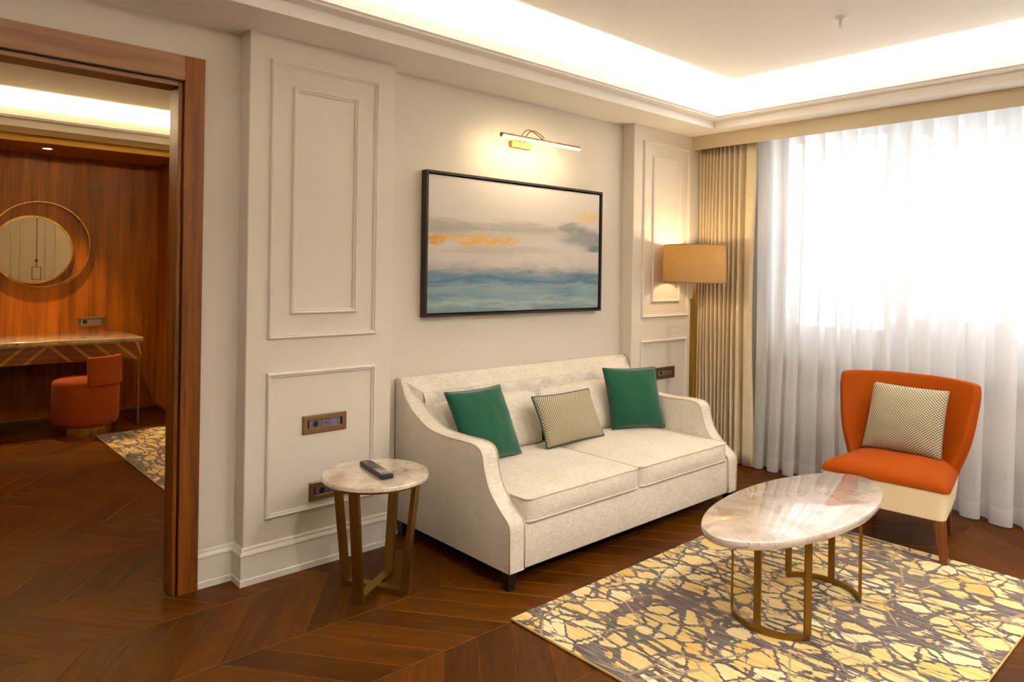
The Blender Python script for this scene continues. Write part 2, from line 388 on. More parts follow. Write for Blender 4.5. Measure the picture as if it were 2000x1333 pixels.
def spline(pts, k=6, closed=False):
    P_ = [Vector(p) for p in pts]; out = []; n = len(P_)
    for i in range(n if closed else n-1):
        p0 = P_[(i-1) % n] if closed or i > 0 else P_[0]; p1 = P_[i]; p2 = P_[(i+1) % n]; p3 = P_[(i+2) % n] if closed or i+2 < n else P_[-1]
        for j in range(k):
            t = j/k; out.append(.5*((2*p1)+(p2-p0)*t+(2*p0-5*p1+4*p2-p3)*t*t+(3*p1-p0-3*p2+p3)*t**3))
    if not closed: out.append(P_[-1])
    return out
def sweep2d(path, prof, closed=True, plane='xy'):
    """Sweep an open/closed profile along a polygonal path with mitres. path: 2-D points; prof: (offset to the left of travel, height).
    plane xy: height is z. plane xz: path in x,z; height is -y (towards the room)."""
    bm = bmesh.new(); n = len(path); P_ = [Vector(p) for p in path]; rings = []
    for i in range(n):
        if closed or 0 < i < n-1:
            d0 = (P_[i]-P_[i-1]).normalized(); d1 = (P_[(i+1) % n]-P_[i]).normalized()
        elif i == 0: d0 = d1 = (P_[1]-P_[0]).normalized()
        else: d0 = d1 = (P_[-1]-P_[-2]).normalized()
        n0 = Vector((-d0.y, d0.x)); n1 = Vector((-d1.y, d1.x)); m = (n0+n1); m = m/(m.dot(n0)) if m.length > 1e-6 else n0
        ring = []
        for (o_, h) in prof:
            q = P_[i]+m*o_
            ring.append(bm.verts.new((q.x, q.y, h) if plane == 'xy' else (q.x, -h, q.y)))
        rings.append(ring)
    k = len(prof)
    for i in range(n if closed else n-1):
        A, C = rings[i], rings[(i+1) % n]
        for j in range(k): bm.faces.new((A[j], A[(j+1) % k], C[(j+1) % k], C[j]))
    if not closed:
        bm.faces.new(rings[0]); bm.faces.new(rings[-1][::-1])
    return bm
def grid_bm(nu, nv, fn, uvfn=None):
    bm = bmesh.new(); G = [[bm.verts.new(fn(i/(nu-1), j/(nv-1))) for j in range(nv)] for i in range(nu)]
    uvl = bm.loops.layers.uv.new('UVMap') if uvfn else None
    for i in range(nu-1):
        for j in range(nv-1):
            f = bm.faces.new((G[i][j], G[i+1][j], G[i+1][j+1], G[i][j+1]))
            if uvl:
                for lp, (p, q_) in zip(f.loops, ((i, j), (i+1, j), (i+1, j+1), (i, j+1))): lp[uvl].uv = uvfn(p/(nu-1), q_/(nv-1))
    return bm
def shade_auto(o, ang=40):
    me = o.data
    for p in me.polygons: p.use_smooth = True
    bm = bmesh.new(); bm.from_mesh(me)
    for e in bm.edges:
        if len(e.link_faces) == 2 and e.calc_face_angle(0) > R(ang): e.smooth = False
    bm.to_mesh(me); bm.free(); return o
def subsurf(o, lv=2):
    m = o.modifiers.new('s', 'SUBSURF'); m.levels = lv; m.render_levels = lv; return o
def struct(name, bm, m, parent=None, smooth=False):
    o = obj(name, bm, m, parent, smooth); o['kind'] = 'structure'; return o

# ================================================================== ROOM SHELL
HS, HC = 2.444, 2.668
XP1L, XP1R, XP2L, TP = 1.212, 1.959, 3.914, .101
XW = 4.97          # inner face of the window wall
# --- floor with chevron planks
floor = struct('floor', box(-2.3, 5.2, -5.2, 4.6, -.12, -.012), M['darkgap'])
PITCH, COLW, DX, Y0, X0 = .16, .443, .333, -.66, 1.073
def plank_outline(up_):   # local, centre at origin
    s_ = DX/2 if up_ else -DX/2; g = .0009
    h = COLW/2-g; w = PITCH-2*g
    return [(-s_-w/2, -h), (-s_+w/2, -h), (s_+w/2, h), (s_-w/2, h)]
def plank_mesh(up_):
    o_ = plank_outline(up_); bm = bmesh.new(); c = .0022
    uvl = bm.loops.layers.uv.new('UVMap')
    ctr = Vector((0, 0)); ax = Vector((DX if up_ else -DX, COLW)).normalized(); pr = Vector((ax.y, -ax.x))
    inner = []
    n = 4; Pq = [Vector(p) for p in o_]
    for i in range(n):
        d0 = (Pq[i]-Pq[i-1]).normalized(); d1 = (Pq[(i+1) % n]-Pq[i]).normalized(); n0 = Vector((-d0.y, d0.x)); n1 = Vector((-d1.y, d1.x)); m = n0+n1; m = m/m.dot(n0)
        inner.append(Pq[i]+m*c)
    T = [bm.verts.new((p.x, p.y, 0)) for p in inner]; E = [bm.verts.new((p.x, p.y, -.0016)) for p in Pq]; D = [bm.verts.new((p.x, p.y, -.0125)) for p in Pq]
    fs = [bm.faces.new(T)]
    for i in range(4):
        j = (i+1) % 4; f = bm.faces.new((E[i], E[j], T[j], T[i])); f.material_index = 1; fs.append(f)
        fs.append(bm.faces.new((D[i], D[j], E[j], E[i])))
    for f in fs:
        for lp in f.loops:
            p = Vector(lp.vert.co[:2]); lp[uvl].uv = (p.dot(ax), p.dot(pr))
    return bm
def plank_list():
    L_ = []
    for k in range(-11, 12):
        yb = Y0+k*COLW; yt = yb+COLW
        if yt < -5.1 or yb > 4.45: continue
        up_ = (k % 2 == 0)
        for i in range(-30, 40):
            xb = X0+i*PITCH+(0 if up_ else DX)+PITCH/2
            cx = xb+(DX/2 if up_ else -DX/2)
            if -2.0 < cx < 4.95: L_.append((cx, yb+COLW/2, up_))
    return L_
def plank_score(p):
    cx, cy, up_ = p; pts = [project((cx+q[0], cy+q[1], 0)) for q in plank_outline(up_)]
    if any(q is None for q in pts): return 0
    if max(q[0] for q in pts) < 0 or min(q[0] for q in pts) > 2000 or min(q[1] for q in pts) > 1333: return 0
    if 2.05 < cx < 3.8 and -2.3 < cy < -1.35: return 0        # under the rug
    if 2.3 < cx < 3.7 and -.75 < cy: 
        if cy < 4.6: return 0                                   # under the sofa / behind the wall
    if cy > .3:
        if cx > 1.5+ (cy)*.08 or cx > 1.9: return 0             # hidden by the wall beside the door
        if cx > 1.5 and cy < 3.2: return 0
    ar = 0
    for i in range(4): ar += pts[i][0]*pts[(i+1) % 4][1]-pts[(i+1) % 4][0]*pts[i][1]
    return abs(ar)/2
PL = sorted(((plank_score(p), p) for p in plank_list()), key=lambda t: -t[0])
show = [p for s_, p in PL if s_ > 0][:300]; rest = [p for s_, p in PL if p not in set(show)]
pm = {}
for u_ in (True, False):
    bm = plank_mesh(u_); bmesh.ops.recalc_face_normals(bm, faces=bm.faces); me = bpy.data.meshes.new('plank'); bm.to_mesh(me); bm.free()
    me.materials.append(M['plank']); me.materials.append(M['plank_edge_highlight']); pm[u_] = me
for (cx, cy, u_) in show:
    o = bpy.data.objects.new('plank', pm[u_]); COL.objects.link(o); o.parent = floor; o.location = (cx, cy, 0)
big = bmesh.new(); tones = []
for (cx, cy, u_) in rest:
    nb = len(big.verts); big.from_mesh(pm[u_]); big.verts.ensure_lookup_table()
    for v in big.verts[nb:]: v.co += Vector((cx, cy, 0))
    tones += [random.random()]*(len(big.verts)-nb)
me = bpy.data.meshes.new('far_planks'); big.to_mesh(me); big.free()
me.materials.append(M['plank']); me.materials.append(M['plank_edge_highlight'])
at = me.attributes.new('tone', 'FLOAT', 'POINT'); at.data.foreach_set('value', tones)
o = bpy.data.objects.new('hidden_planks', me); COL.objects.link(o); o.parent = floor; o['kind'] = 'stuff'

# --- walls
wb = B()     # wall behind the sofa with the doorway (opening x -0.02..0.972, z 0..2.186)
box(-2.3, -.02, 0, .088, 0, 2.9, bm=wb); box(.972, 5.2, 0, .088, 0, 2.9, bm=wb); box(-.02, .972, 0, .088, 2.186, 2.9, bm=wb)
wall_back = struct('wall_back', wb, M['wall'])
struct('wall_left', box(-2.3, -1.6, -5.2, 0, 0, 2.9), M['wall'])
struct('wall_front', box(-1.6, 5.2, -5.4, -5.0, 0, 2.9), M['wall'])
ww = B()
WY0, WY1, WZ0, WZ1 = -.60, -4.40, .83, 2.43
box(XW, 5.15, -.6, 0, 0, 2.9, bm=ww); box(XW, 5.15, -5.2, WY1, 0, 2.9, bm=ww)
box(XW, 5.15, WY1, -.6, 0, WZ0, bm=ww); box(XW, 5.15, WY1, -.6, WZ1, 2.9, bm=ww)
struct('wall_right', ww, M['wall'])
# pilasters with moulding frames
MP = [(0, 0), (0, .006), (.003, .009), (.007, .007), (.010, .014), (.015, .016), (.019, .013), (.022, .006), (.022, 0)]
def mframe(x0, x1, z0, z1, y, parent):
    # travel clockwise seen from the room so that offsets run outwards from the inner edge
    w = .022
    path = [(x0+w, z0+w), (x0+w, z1-w), (x1-w, z1-w), (x1-w, z0+w)]
    bm = sweep2d(path, [(o_, h-y) for (o_, h) in MP], True, 'xz')
    return obj('moulding_frame', bm, M['trim'], parent)
p1 = obj('pilaster', box(XP1L, XP1R, -TP, .001, 0, HS+.02, .004, 1), M['wall'], wall_back)
for q in ((1.309, 1.864, 1.075, 2.335), (1.414, 1.752, 1.186, 2.23), (1.307, 1.864, .268, .923)): mframe(*q, -TP, p1)
p2 = obj('pilaster', box(XP2L, XW+.01, -TP, .001, 0, HS+.02, .004, 1), M['wall'], wall_back)
for q in ((4.017, 4.58, 1.08, 2.34), (4.128, 4.467, 1.19, 2.235), (4.012, 4.57, .268, .918)): mframe(*q, -TP, p2)
# baseboard following the pilasters
BP = [(0, 0), (-.018, 0), (-.018, .026), (-.014, .030), (-.014, .128), (-.018, .133), (-.016, .140), (-.010, .150), (-.009, .160), (-.004, .165), (0, .165)]
bb = sweep2d([(1.047, 0), (XP1L, 0), (XP1L, -TP), (XP1R, -TP), (XP1R, 0), (XP2L, 0), (XP2L, -TP), (4.9, -TP)], BP, False)
struct('baseboard_back', bb, M['trim'])
# --- ceiling: upper slab, soffit and stepped cornice of both rooms
struct('ceiling', box(-2.3, 5.2, -5.4, 4.6, HC, HC+.1), M['ceil'])
# offsets: negative = towards the wall (path runs counter-clockwise, left = inside)
CP = [(-.43, HS), (0, HS), (0, 2.513), (.081, 2.513), (.081, 2.572), (.066, 2.572), (.066, 2.50), (-.26, 2.50), (-.26, HC+.02), (-.43, HC+.02)]
crown = sweep2d([(-.72, -4.3), (4.475, -4.3), (4.475, -.379), (-.72, -.379)], CP, True)
struct('trim_1', crown, M['ceil'])
struct('trim_2', box(4.90, XW+.02, -5.1, .01, HS+.0, HS+.05), M['ceil'])
fl = B(); box(-1.7, -1.14, -5.1, .05, HS, HC+.02, bm=fl); box(-1.2, 5.1, -5.1, -4.72, HS, HC+.02, bm=fl)
struct('trim_3', fl, M['ceil'])
crown2 = sweep2d([(-1.4, .53), (4.0, .53), (4.0, 3.33), (-1.4, 3.33)], CP, True)
struct('trim_4', crown2, M['ceil'])
# curtain pelmet
struct('trim_5', box(4.624, 4.644, -5.0, -TP, 2.343, HS+.001, .002, 1), M['pelmet'])

# --- doorway: walnut casing and jamb
door = thing('door_1', (.5, 0, 0), kind='structure')
obj('casing_stile', box(.966, 1.047, -.03, -.0005, 0, 2.290, .002, 1), M['walnut'], door)
obj('casing_stile', box(-.096, -.015, -.03, -.0005, 0, 2.290, .002, 1), M['walnut'], door)
obj('casing_head', box(-.0145, .9655, -.03, -.0005, 2.185, 2.290, .002, 1), M['walnut_lit'], door)
obj('jamb', box(.945, .9615, -.014, .10, 0, 2.178, .002, 1), M['walnut'], door)
obj('jamb', box(-.01, .006, -.014, .10, 0, 2.178, .002, 1), M['walnut'], door)
obj('jamb_head', box(.0065, .9445, -.014, .10, 2.160, 2.178, .002, 1), M['walnut_lit'], door)
g_ = B(); box(.960, .968, -.004, .09, 0, 2.186, bm=g_); box(-.014, .966, -.004, .09, 2.177, 2.186, bm=g_)
obj('shadow_gap', g_, M['black'], door)
obj('casing_back', box(.958, 1.03, .0885, .105, 0, 2.28, .002, 1), M['walnut'], door)

# --- window
win = thing('window_1', (XW+.06, -2.5, WZ0), kind='structure')
FX0, FX1 = XW+.02, XW+.09
fr = B(); box(FX0, FX1, WY1, -.60, 2.36, WZ1, bm=fr); box(FX0, FX1, WY1, -.60, WZ0, .98, bm=fr); box(FX0, FX1, -.73, -.60, .98, 2.36, bm=fr); box(FX0, FX1, WY1, WY1+.1, .98, 2.36, bm=fr)
obj('window_frame', fr, M['white_frame'], win)
ys = [-.73]; edges = [(-1.366, -1.506, 'm'), (-2.028, -2.168, 'm'), (-2.804, -2.944, 'm'), (-3.466, -3.606, 'm')]
for y1, y0, _ in edges: obj('mullion', box(FX0-.012, FX1, y0, y1, .98, 2.36, .004, 1), M['white_frame'], win)
spans = [(-.73, -1.366, 0), (-1.506, -2.028, 1), (-2.168, -2.804, 0), (-2.944, -3.466, 1), (-3.606, -4.30, 0)]
for (ya, yb_, sash) in spans:
    z0, z1 = (1.13, 2.312) if sash else (1.04, 2.36)
    rl = B(); box(FX0-.01, FX1, yb_, ya, .98, z0, bm=rl)
    if sash: box(FX0-.01, FX1, yb_, ya, z1, 2.36, bm=rl)
    obj('sash_rail', rl, M['white_frame'], win)
    obj('pane', box(FX0+.03, FX0+.036, yb_, ya, z0, z1), M['glass'], win)
obj('window_sill', box(4.885, XW+.03, WY1, -.56, .80, .832, .006, 2), M['white_panel'], win)

# convector cover below the sill with louvre slats
cv = thing('convector_cover', (4.93, -2.5, 0), 'white louvred convector cover under the window sill behind the sheer curtain', 'heater cover')
CX0, CX1 = 4.905, 4.925
obj('cover_body', box(4.928, XW-.002, -4.38, -.58, .012, .797), M['darkgap'], cv)
obj('front_panel', box(CX0, CX1, -4.38, -.58, .29, .635, .002, 1), M['white_panel'], cv)
obj('front_panel', box(CX0, CX1, -4.38, -.58, .01, .145, .002, 1), M['white_panel'], cv)
obj('front_panel', box(CX0, CX1, -4.38, -.58, .775, .797, .002, 1), M['white_panel'], cv)
for z in (.648, .672, .697, .722, .748): obj('slat', box(CX0, CX1, -4.38, -.58, z-.006, z+.006), M['white_panel'], cv)
for z in (.160, .186, .212, .238, .264): obj('slat', box(CX0, CX1, -4.38, -.58, z-.006, z+.006), M['white_panel'], cv)

# --- bedroom shell beyond the doorway
NB, NX, NF, NZ = 4.39, 2.087, 3.66, 2.39
struct('wall_bedroom_back', box(-2.3, NX+.02, NB, 4.6, 0, 2.9), M['panel'])
struct('wall_bedroom_niche', box(NX, NX+.03, NF, NB, 0, NZ), M['panel'])
struct('wall_bedroom_far', box(NX+.03, 5.2, NF, 4.6, 0, 2.9), M['wall'])
struct('wall_bedroom_right', box(4.45, 5.2, .088, NF, 0, 2.9), M['wall'])
struct('wall_bedroom_left', box(-2.3, -1.85, .088, 4.6, 0, 2.9), M['wall'])
struct('ceiling_niche', box(-1.85, NX, NF+.02, NB, NZ, NZ+.06), M['panel'])
struct('trim_6', box(-1.85, NX, NF, NF+.02, NZ-.004, HS), M['gold_paint'])
struct('trim_7', box(-1.85, NX+.1, NF-.01, NB, HS, HS+.03), M['ceil'])
struct('baseboard_bedroom', box(-1.85, NX, NB-.008, NB, 0, .012), M['brass_old'])
# panel mouldings on the bedroom side, seen in the mirror
wbp = struct('trim_8', box(1.15, 2.6, .088, .10, 0, HS), M['trim'])
for x0, x1 in ((1.38, 1.92), (1.49, 1.80)):
    w = .022; z0, z1 = (.35, 2.33) if x1 > 1.85 else (.46, 2.22)
    path = [(x0+w, z0+w), (x1-w, z0+w), (x1-w, z1-w), (x0+w, z1-w)]
    obj('moulding_frame', sweep2d(path, [(-o_, -.10-h) for (o_, h) in MP], True, 'xz'), M['trim'], wbp)

# ================================================================== THINGS
# ---------------------------------------------------------------- rugs
def rug(name, x0, x1, y0, y1, label):
    o = obj(name, box(x0, x1, y0, y1, .0005, .012, .003, 1), [M['rug'], M['rug_edge']], None, origin=((x0+x1)/2, (y0+y1)/2, 0))
    for p in o.data.polygons:
        if abs(p.normal.z) < .9: p.material_index = 1
    return tag(o, label, 'rug')
rug('area_rug', 1.902, 3.945, -2.49, -1.095, 'yellow and grey shard-patterned rug under the oval coffee table')
rug('bedroom_rug', 1.35, 3.4, .95, 3.34, 'yellow and grey patterned rug on the bedroom floor past the doorway')

# ---------------------------------------------------------------- sofa
SX0, SX1 = 2.045, 3.907
sofa = thing('sofa', ((SX0+SX1)/2, -.46, 0), 'cream linen two-seat sofa with swooping arms and black feet under the painting', 'sofa')
prof = [(-.093, .745), (-.135, .703), (-.183, .668), (-.30, .614), (-.40, .599), (-.507, .597), (-.640, .600), (-.700, .590), (-.728, .562), (-.744, .500), (-.779, .421), (-.846, .352), (-.905, .307), (-.920, .285)]
crv = spline([(-.062, .818), (-.074, .785)]+prof, 4)
outline = [(-.014, .084), (-.014, .822)]+[(p.x, p.y) for p in crv]+[(-.922, .26), (-.922, .084)]
for (xa, xb) in ((SX0, SX0+.095), (SX1-.095, SX1)):
    arm = obj('arm', extrude_poly(outline, 0, xa, xb, .007, 2), M['sofa'], sofa); shade_auto(arm, 35)
    for x_ in (xa+.003, xb-.003):
        pp = [(x_, p.x-.001, p.y+.001) for p in crv[3:]]+[(x_, -.9235, .26), (x_, -.9235, .088)]
        obj('piping', tube(pp, .0038, 6), M['sofa_pipe_shaded'], arm, True)
# back rail: sloped band, mitred into the arms
def rail():
    bm = bmesh.new(); sec = [(-.014, .40, 0), (-.014, .824, 0), (-.034, .829, 0), (-.050, .822, .012), (-.132, .757, .095), (-.128, .40, .095)]
    A = [bm.verts.new((SX0+i, y, z)) for y, z, i in sec]; C = [bm.verts.new((SX1-i, y, z)) for y, z, i in sec]
    n = len(sec); bm.faces.new(A); bm.faces.new(C[::-1])
    for i in range(n): bm.faces.new((A[i], C[i], C[(i+1) % n], A[(i+1) % n]))
    bmesh.ops.recalc_face_normals(bm, faces=bm.faces)
    bmesh.ops.bevel(bm, geom=list(bm.edges), offset=.006, segments=2, profile=.6, affect='EDGES'); return bm
shade_auto(obj('back_rail', rail(), M['sofa'], sofa))
obj('back_panel', box(SX0+.01, SX1-.01, -.06, -.016, .084, .72), M['sofa'], sofa)
def tufted(u, v):
    x = SX0+.094+u*(SX1-SX0-.188); z = .36+v*.40
    t_ = 1.0
    for k in range(9):
        for row, zz in enumerate((.71, .58, .45)):
            xx = SX0+.2+k*.2+(.1 if row % 2 else 0); d = math.hypot((x-xx)/.05, (z-zz)/.035); t_ -= .9*math.exp(-d*d)
    seam = min(abs(((x-SX0-.2)/.2) % 1), 1-abs(((x-SX0-.2)/.2) % 1))
    edge = min(1, (1-v)*9)**.5
    return (x, -.118-.034*edge*max(.1, t_)*(.82+.18*min(1, seam*6)), z)
obj('tufted_back', grid_bm(130, 36, tufted), M['sofa'], sofa, True)
def soft_box(x0, x1, y0, y1, z0, z1, crown=.02, bev=.03, n=14, fcrown=.0):
    """cushion with a flat side band, crowned top and softly rounded corners"""
    bm = bmesh.new(); 
    bm2 = box(x0, x1, y0, y1, z0, z1); bmesh.ops.subdivide_edges(bm2, edges=list(bm2.edges), cuts=n, use_grid_fill=True)
    for v in bm2.verts:
        u = (v.co.x-x0)/(x1-x0)*2-1; w = (v.co.y-y0)/(y1-y0)*2-1; h = (v.co.z-z0)/(z1-z0)
        k = (1-u**4)*(1-w**4)
        if h > .5: v.co.z += crown*k*(h-.5)*2
        # round plan corners
        ru, rw = bev/(x1-x0)*2, bev/(y1-y0)*2
        du, dw = max(0, abs(u)-(1-ru))/ru, max(0, abs(w)-(1-rw))/rw
        L_ = math.hypot(du, dw)
        if L_ > 1:
            v.co.x -= math.copysign((du-du/L_)*bev, u); v.co.y -= math.copysign((dw-dw/L_)*bev, w)
        if fcrown and abs(u) < 1: pass
        s_ = math.sin(math.pi*h) 
        if abs(u) > .999: v.co.x += math.copysign(.006*s_*(1-w**4), u)
        if abs(w) > .999: v.co.y += math.copysign(.008*s_*(1-u**4), w)
    return merge(bm, bm2)
def seat_cushion(x0, x1):
    y0, y1, z0, z1 = -.925, -.16, .287, .388
    c = obj('seat_cushion', soft_box(x0, x1, y0, y1, z0, z1, .022, .035, 18), M['sofa'], sofa); shade_auto(c, 50)
    for z_ in (z0+.002, z1):
        rr = .035; pts = []
        for (cx, cy, a0) in ((x0+rr, y0+rr, 180), (x1-rr, y0+rr, 270), (x1-rr, y1-rr, 0), (x0+rr, y1-rr, 90)):
            for k in range(5):
                an = R(a0+90*k/4); pts.append((cx+rr*math.cos(an), cy+rr*math.sin(an), z_))
        obj('piping', tube(pts, .0042, 6, True), M['sofa_pipe_shaded'] if z_ > .3 else M['sofa'], c, True)
seat_cushion(SX0+.099, 2.9535); seat_cushion(2.9565, SX1-.099-.004)
def back_cushion(x0, x1):
    def f(u, v, s):
        U, V = u*2-1, v*2-1
        prof_ = max(0, (1-abs(U)**3.2))**.42*max(0, (1-abs(V)**3.2))**.42
        x = (x0+x1)/2+(x1-x0)/2*U*(1-.03*V*V*abs(U)); z = .39+v*.312-.012*abs(U)**3*(V+1)
        lean = .075*v
        return (x, -.215+lean+s*.062*prof_, z)
    bm = grid_bm(34, 22, lambda u, v: f(u, v, -1)); merge(bm, grid_bm(34, 22, lambda u, v: f(u, v, 1)))
    bmesh.ops.remove_doubles(bm, verts=bm.verts, dist=.0006)
    c = obj('back_cushion', bm, M['sofa'], sofa, True)
back_cushion(SX0+.085, 2.955); back_cushion(2.957, SX1-.092)
shade_auto(obj('seat_front', box(SX0+.0955, SX1-.0955, -.914, -.10, .084, .284, .006, 2), M['sofa'], sofa))
obj('plinth', box(SX0+.03, SX1-.03, -.885, -.03, .066, .0835), M['black'], sofa)
for (lx, ly) in ((SX0+.035, -.885), (SX1-.035, -.885), (SX0+.035, -.055), (SX1-.035, -.055)):
    bm = bmesh.new(); t_, b_ = .026, .018
    for q in ():
        pass
    A = [bm.verts.new((lx+sx*b_, ly+sy*b_, 0)) for sx, sy in ((-1, -1), (1, -1), (1, 1), (-1, 1))]; C = [bm.verts.new((lx+sx*t_, ly+sy*t_, .0835)) for sx, sy in ((-1, -1), (1, -1), (1, 1), (-1, 1))]
    bm.faces.new(A); bm.faces.new(C)
    for i in range(4): bm.faces.new((A[i], A[(i+1) % 4], C[(i+1) % 4], C[i]))
    obj('foot', bm, M['black'], sofa)

# ---------------------------------------------------------------- cushions
def cushion(name, BL, BR, TR, TL, thick, mat, pipe, label, seed=0, wr=.004, group=None, pinch=.05, front=1.0, back=1.0):
    BL, BR, TR, TL = map(Vector, (BL, BR, TR, TL)); nrm = ((BR-BL).cross(TL-BL)).normalized()     # towards the viewer
    W = ((BR-BL).length+(TR-TL).length)/2; H = ((TL-BL).length+(TR-BR).length)/2
    base = (BL+BR)/2; root = thing(name, base, label, 'cushion', group)
    def edge(u, v):
        U, V = u*2-1, v*2-1
        # sides bow inwards a little between the pointed corners
        uu = .5+.5*U*(1-pinch*(1-V*V)); vv = .5+.5*V*(1-pinch*(1-U*U))
        return BL*(1-uu)*(1-vv)+BR*uu*(1-vv)+TR*uu*vv+TL*(1-uu)*vv
    def f(u, v, s):
        U, V = u*2-1, v*2-1; k = (max(0, 1-abs(U)**2.4)*max(0, 1-abs(V)**2.4))**.5
        p = edge(u, v); nz = mnoise.noise(Vector((u*5+seed, v*5, s)))*wr*k*3
        cr = (abs(U)**6+abs(V)**6)*mnoise.noise(Vector((u*22+seed, v*22, 3)))*wr*1.2*(1 if k > 0 else 0)
        return p+nrm*s*(thick/2*k*(front if s > 0 else back)+nz*.5+cr*min(1, k*3))
    n = 30
    bm = grid_bm(n, n, lambda u, v: f(u, v, 1), lambda u, v: (u*W, v*H)); b2 = grid_bm(n, n, lambda u, v: f(u, v, -1), lambda u, v: (u*W, v*H)); merge(bm, b2)
    bmesh.ops.remove_doubles(bm, verts=bm.verts, dist=.0004)
    obj('cover', bm, mat, root, True)
    if pipe:
        pts = [edge(i/24, 0) for i in range(24)]+[edge(1, i/24) for i in range(24)]+[edge(1-i/24, 1) for i in range(24)]+[edge(0, 1-i/24) for i in range(24)]
        obj('piping', tube(pts, .0033, 6, True), pipe, root, True)
    return root
cushion('throw_cushion', (2.235, -.400, .412), (2.618, -.385, .405), (2.556, -.262, .772), (2.178, -.262, .768), .145, M['green'], M['green_pipe'], 'emerald green velvet cushion leaning beside the sofa arm nearest the side table', 1, back=.6)
cushion('throw_cushion', (3.455, -.318, .408), (3.795, -.475, .408), (3.800, -.385, .785), (3.420, -.262, .793), .145, M['green'], M['green_pipe'], 'emerald green velvet cushion in the sofa corner nearest the floor lamp', 5, back=.6)
cushion('lumbar_cushion', (2.785, -.410, .412), (3.290, -.395, .412), (3.235, -.310, .690), (2.745, -.318, .692), .115, M['weave'], M['green_pipe'], 'oblong cream dot-woven lumbar cushion with dark green piping lying on the sofa', 9, .003, back=.6)

# ---------------------------------------------------------------- round side table
TX, TY = 1.635, -.500
st = thing('side_table', (TX, TY, 0), 'round beige marble side table on four brass legs between wall and sofa', 'table')
RT = .231
obj('table_top', lathe([(0.0, .488), (RT-.006, .488), (RT, .493), (RT, .505), (RT-.004, .510), (0.0, .511)], 72, (TX, TY, 0), False), M['marble'], st)
shade_auto(st.children[0], 40)
obj('top_ring', lathe([(.205, .4795), (.214, .4795), (.214, .4878), (.205, .4878), (.205, .4795)], 64, (TX, TY, 0), False), M['brass_old'], st)
for ang in (212.2, -60.8, 119.2, 32.2):
    ca, sa = math.cos(R(ang)), math.sin(R(ang)); r0, r1 = .150, .205; hw, th = .021, .020
    bm = bmesh.new()
    def q(rr, tt, z): return bm.verts.new((TX+ca*rr-sa*tt, TY+sa*rr+ca*tt, z))
    A = [q(r0-th, -hw, .0), q(r0, -hw, .0), q(r0, hw, .0), q(r0-th, hw, .0)]; C = [q(r1-th, -hw, .4795), q(r1, -hw, .4795), q(r1, hw, .4795), q(r1-th, hw, .4795)]
    bm.faces.new(A); bm.faces.new(C)
    for i in range(4): bm.faces.new((A[i], A[(i+1) % 4], C[(i+1) % 4], C[i]))
    obj('leg', bm, M['brass_old'], st)
for ang in (32.2, 119.2):
    bm = box(-.1298, .1298, -.0205, .0205, .0005, .026) if ang < 90 else box(-.1298, .1298, -.0205, .0205, .001, .0255)
    obj('cross_bar', xf(bm, Matrix.Translation((TX, TY, 0)) @ Matrix.Rotation(R(ang), 4, 'Z')), M['brass_old'], st)

# remote control
rc = thing('remote_control', (1.640, -.492, .5115), 'dark remote control with pale keys lying on the round side table', 'remote', rotz=math.atan2(.272, .045)-math.pi/2)
obj('body', box(-.027, .027, -.132, .132, 0, .019, .005, 2), M['dark_plastic'], rc, local=True)
kb = B()
for iy in range(3):
    for ix in range(3): box(-.0205+ix*.0145, -.0205+ix*.0145+.012, -.100+iy*.019, -.100+iy*.019+.014, .0185, .0205, bm=kb)
obj('number_key_pad', kb, M['key'], rc, local=True)['kind'] = 'stuff'
kb = B()
for ix in range(4): box(-.021+ix*.011, -.021+ix*.011+.008, -.116, -.108, .0185, .0203, bm=kb)
for ix in range(3): box(-.019+ix*.014, -.019+ix*.014+.010, -.036, -.026, .0185, .0203, bm=kb)
obj('colour_key_row', kb, M['key'], rc, local=True)['kind'] = 'stuff'
obj('navigation_ring', lathe([(.007, .0185), (.013, .0185), (.013, .0203), (.007, .0203), (.007, .0185)], 20, (0, .015, 0), False), M['grey_plastic'], rc, local=True)
obj('power_key', lathe([(0, .0185), (.004, .0185), (.004, .0203), (0, .0203)], 12, (-.008, .095, 0), False), M['key'], rc, local=True)

# ---------------------------------------------------------------- oval coffee table
KX, KY = 2.885, -1.798
ct = thing('coffee_table', (KX, KY, .012), 'oval pale marble coffee table on two curved brass frames on the rug', 'table')
def oval(rx, ry, prof_):
    bm = lathe(prof_, 96, (0, 0, 0), False)
    return bm
bm = bmesh.new(); rings = []; N = 96
for (ins, z) in ((.012, .415), (.003, .418), (0, .424), (0, .438), (.003, .444), (.010, .4465)):
    rings.append([bm.verts.new((KX+(.615-ins)*math.cos(2*math.pi*i/N), KY+(.252-ins)*math.sin(2*math.pi*i/N), z)) for i in range(N)])
for A, C in zip(rings, rings[1:]):
    for i in range(N): bm.faces.new((A[i], A[(i+1) % N], C[(i+1) % N], C[i]))
bm.faces.new(rings[0]); bm.faces.new(rings[-1])
shade_auto(obj('table_top', bm, M['marble_top'], ct), 30)
def arc_bar(cx, sgn, a_, b_, ph, z0, z1, th):
    bm = bmesh.new(); rings = []
    for i in range(25):
        an = R(-ph+2*ph*i/24); ring = []
        for (dr, z) in ((0, z0), (th, z0), (th, z1), (0, z1)):
            ring.append(bm.verts.new((cx+sgn*(a_-dr)*math.cos(an), KY+(b_-dr)*math.sin(an), z)))
        rings.append(ring)
    for A, C in zip(rings, rings[1:]):
        for j in range(4): bm.faces.new((A[j], A[(j+1) % 4], C[(j+1) % 4], C[j]))
    bm.faces.new(rings[0]); bm.faces.new(rings[-1]); return bm
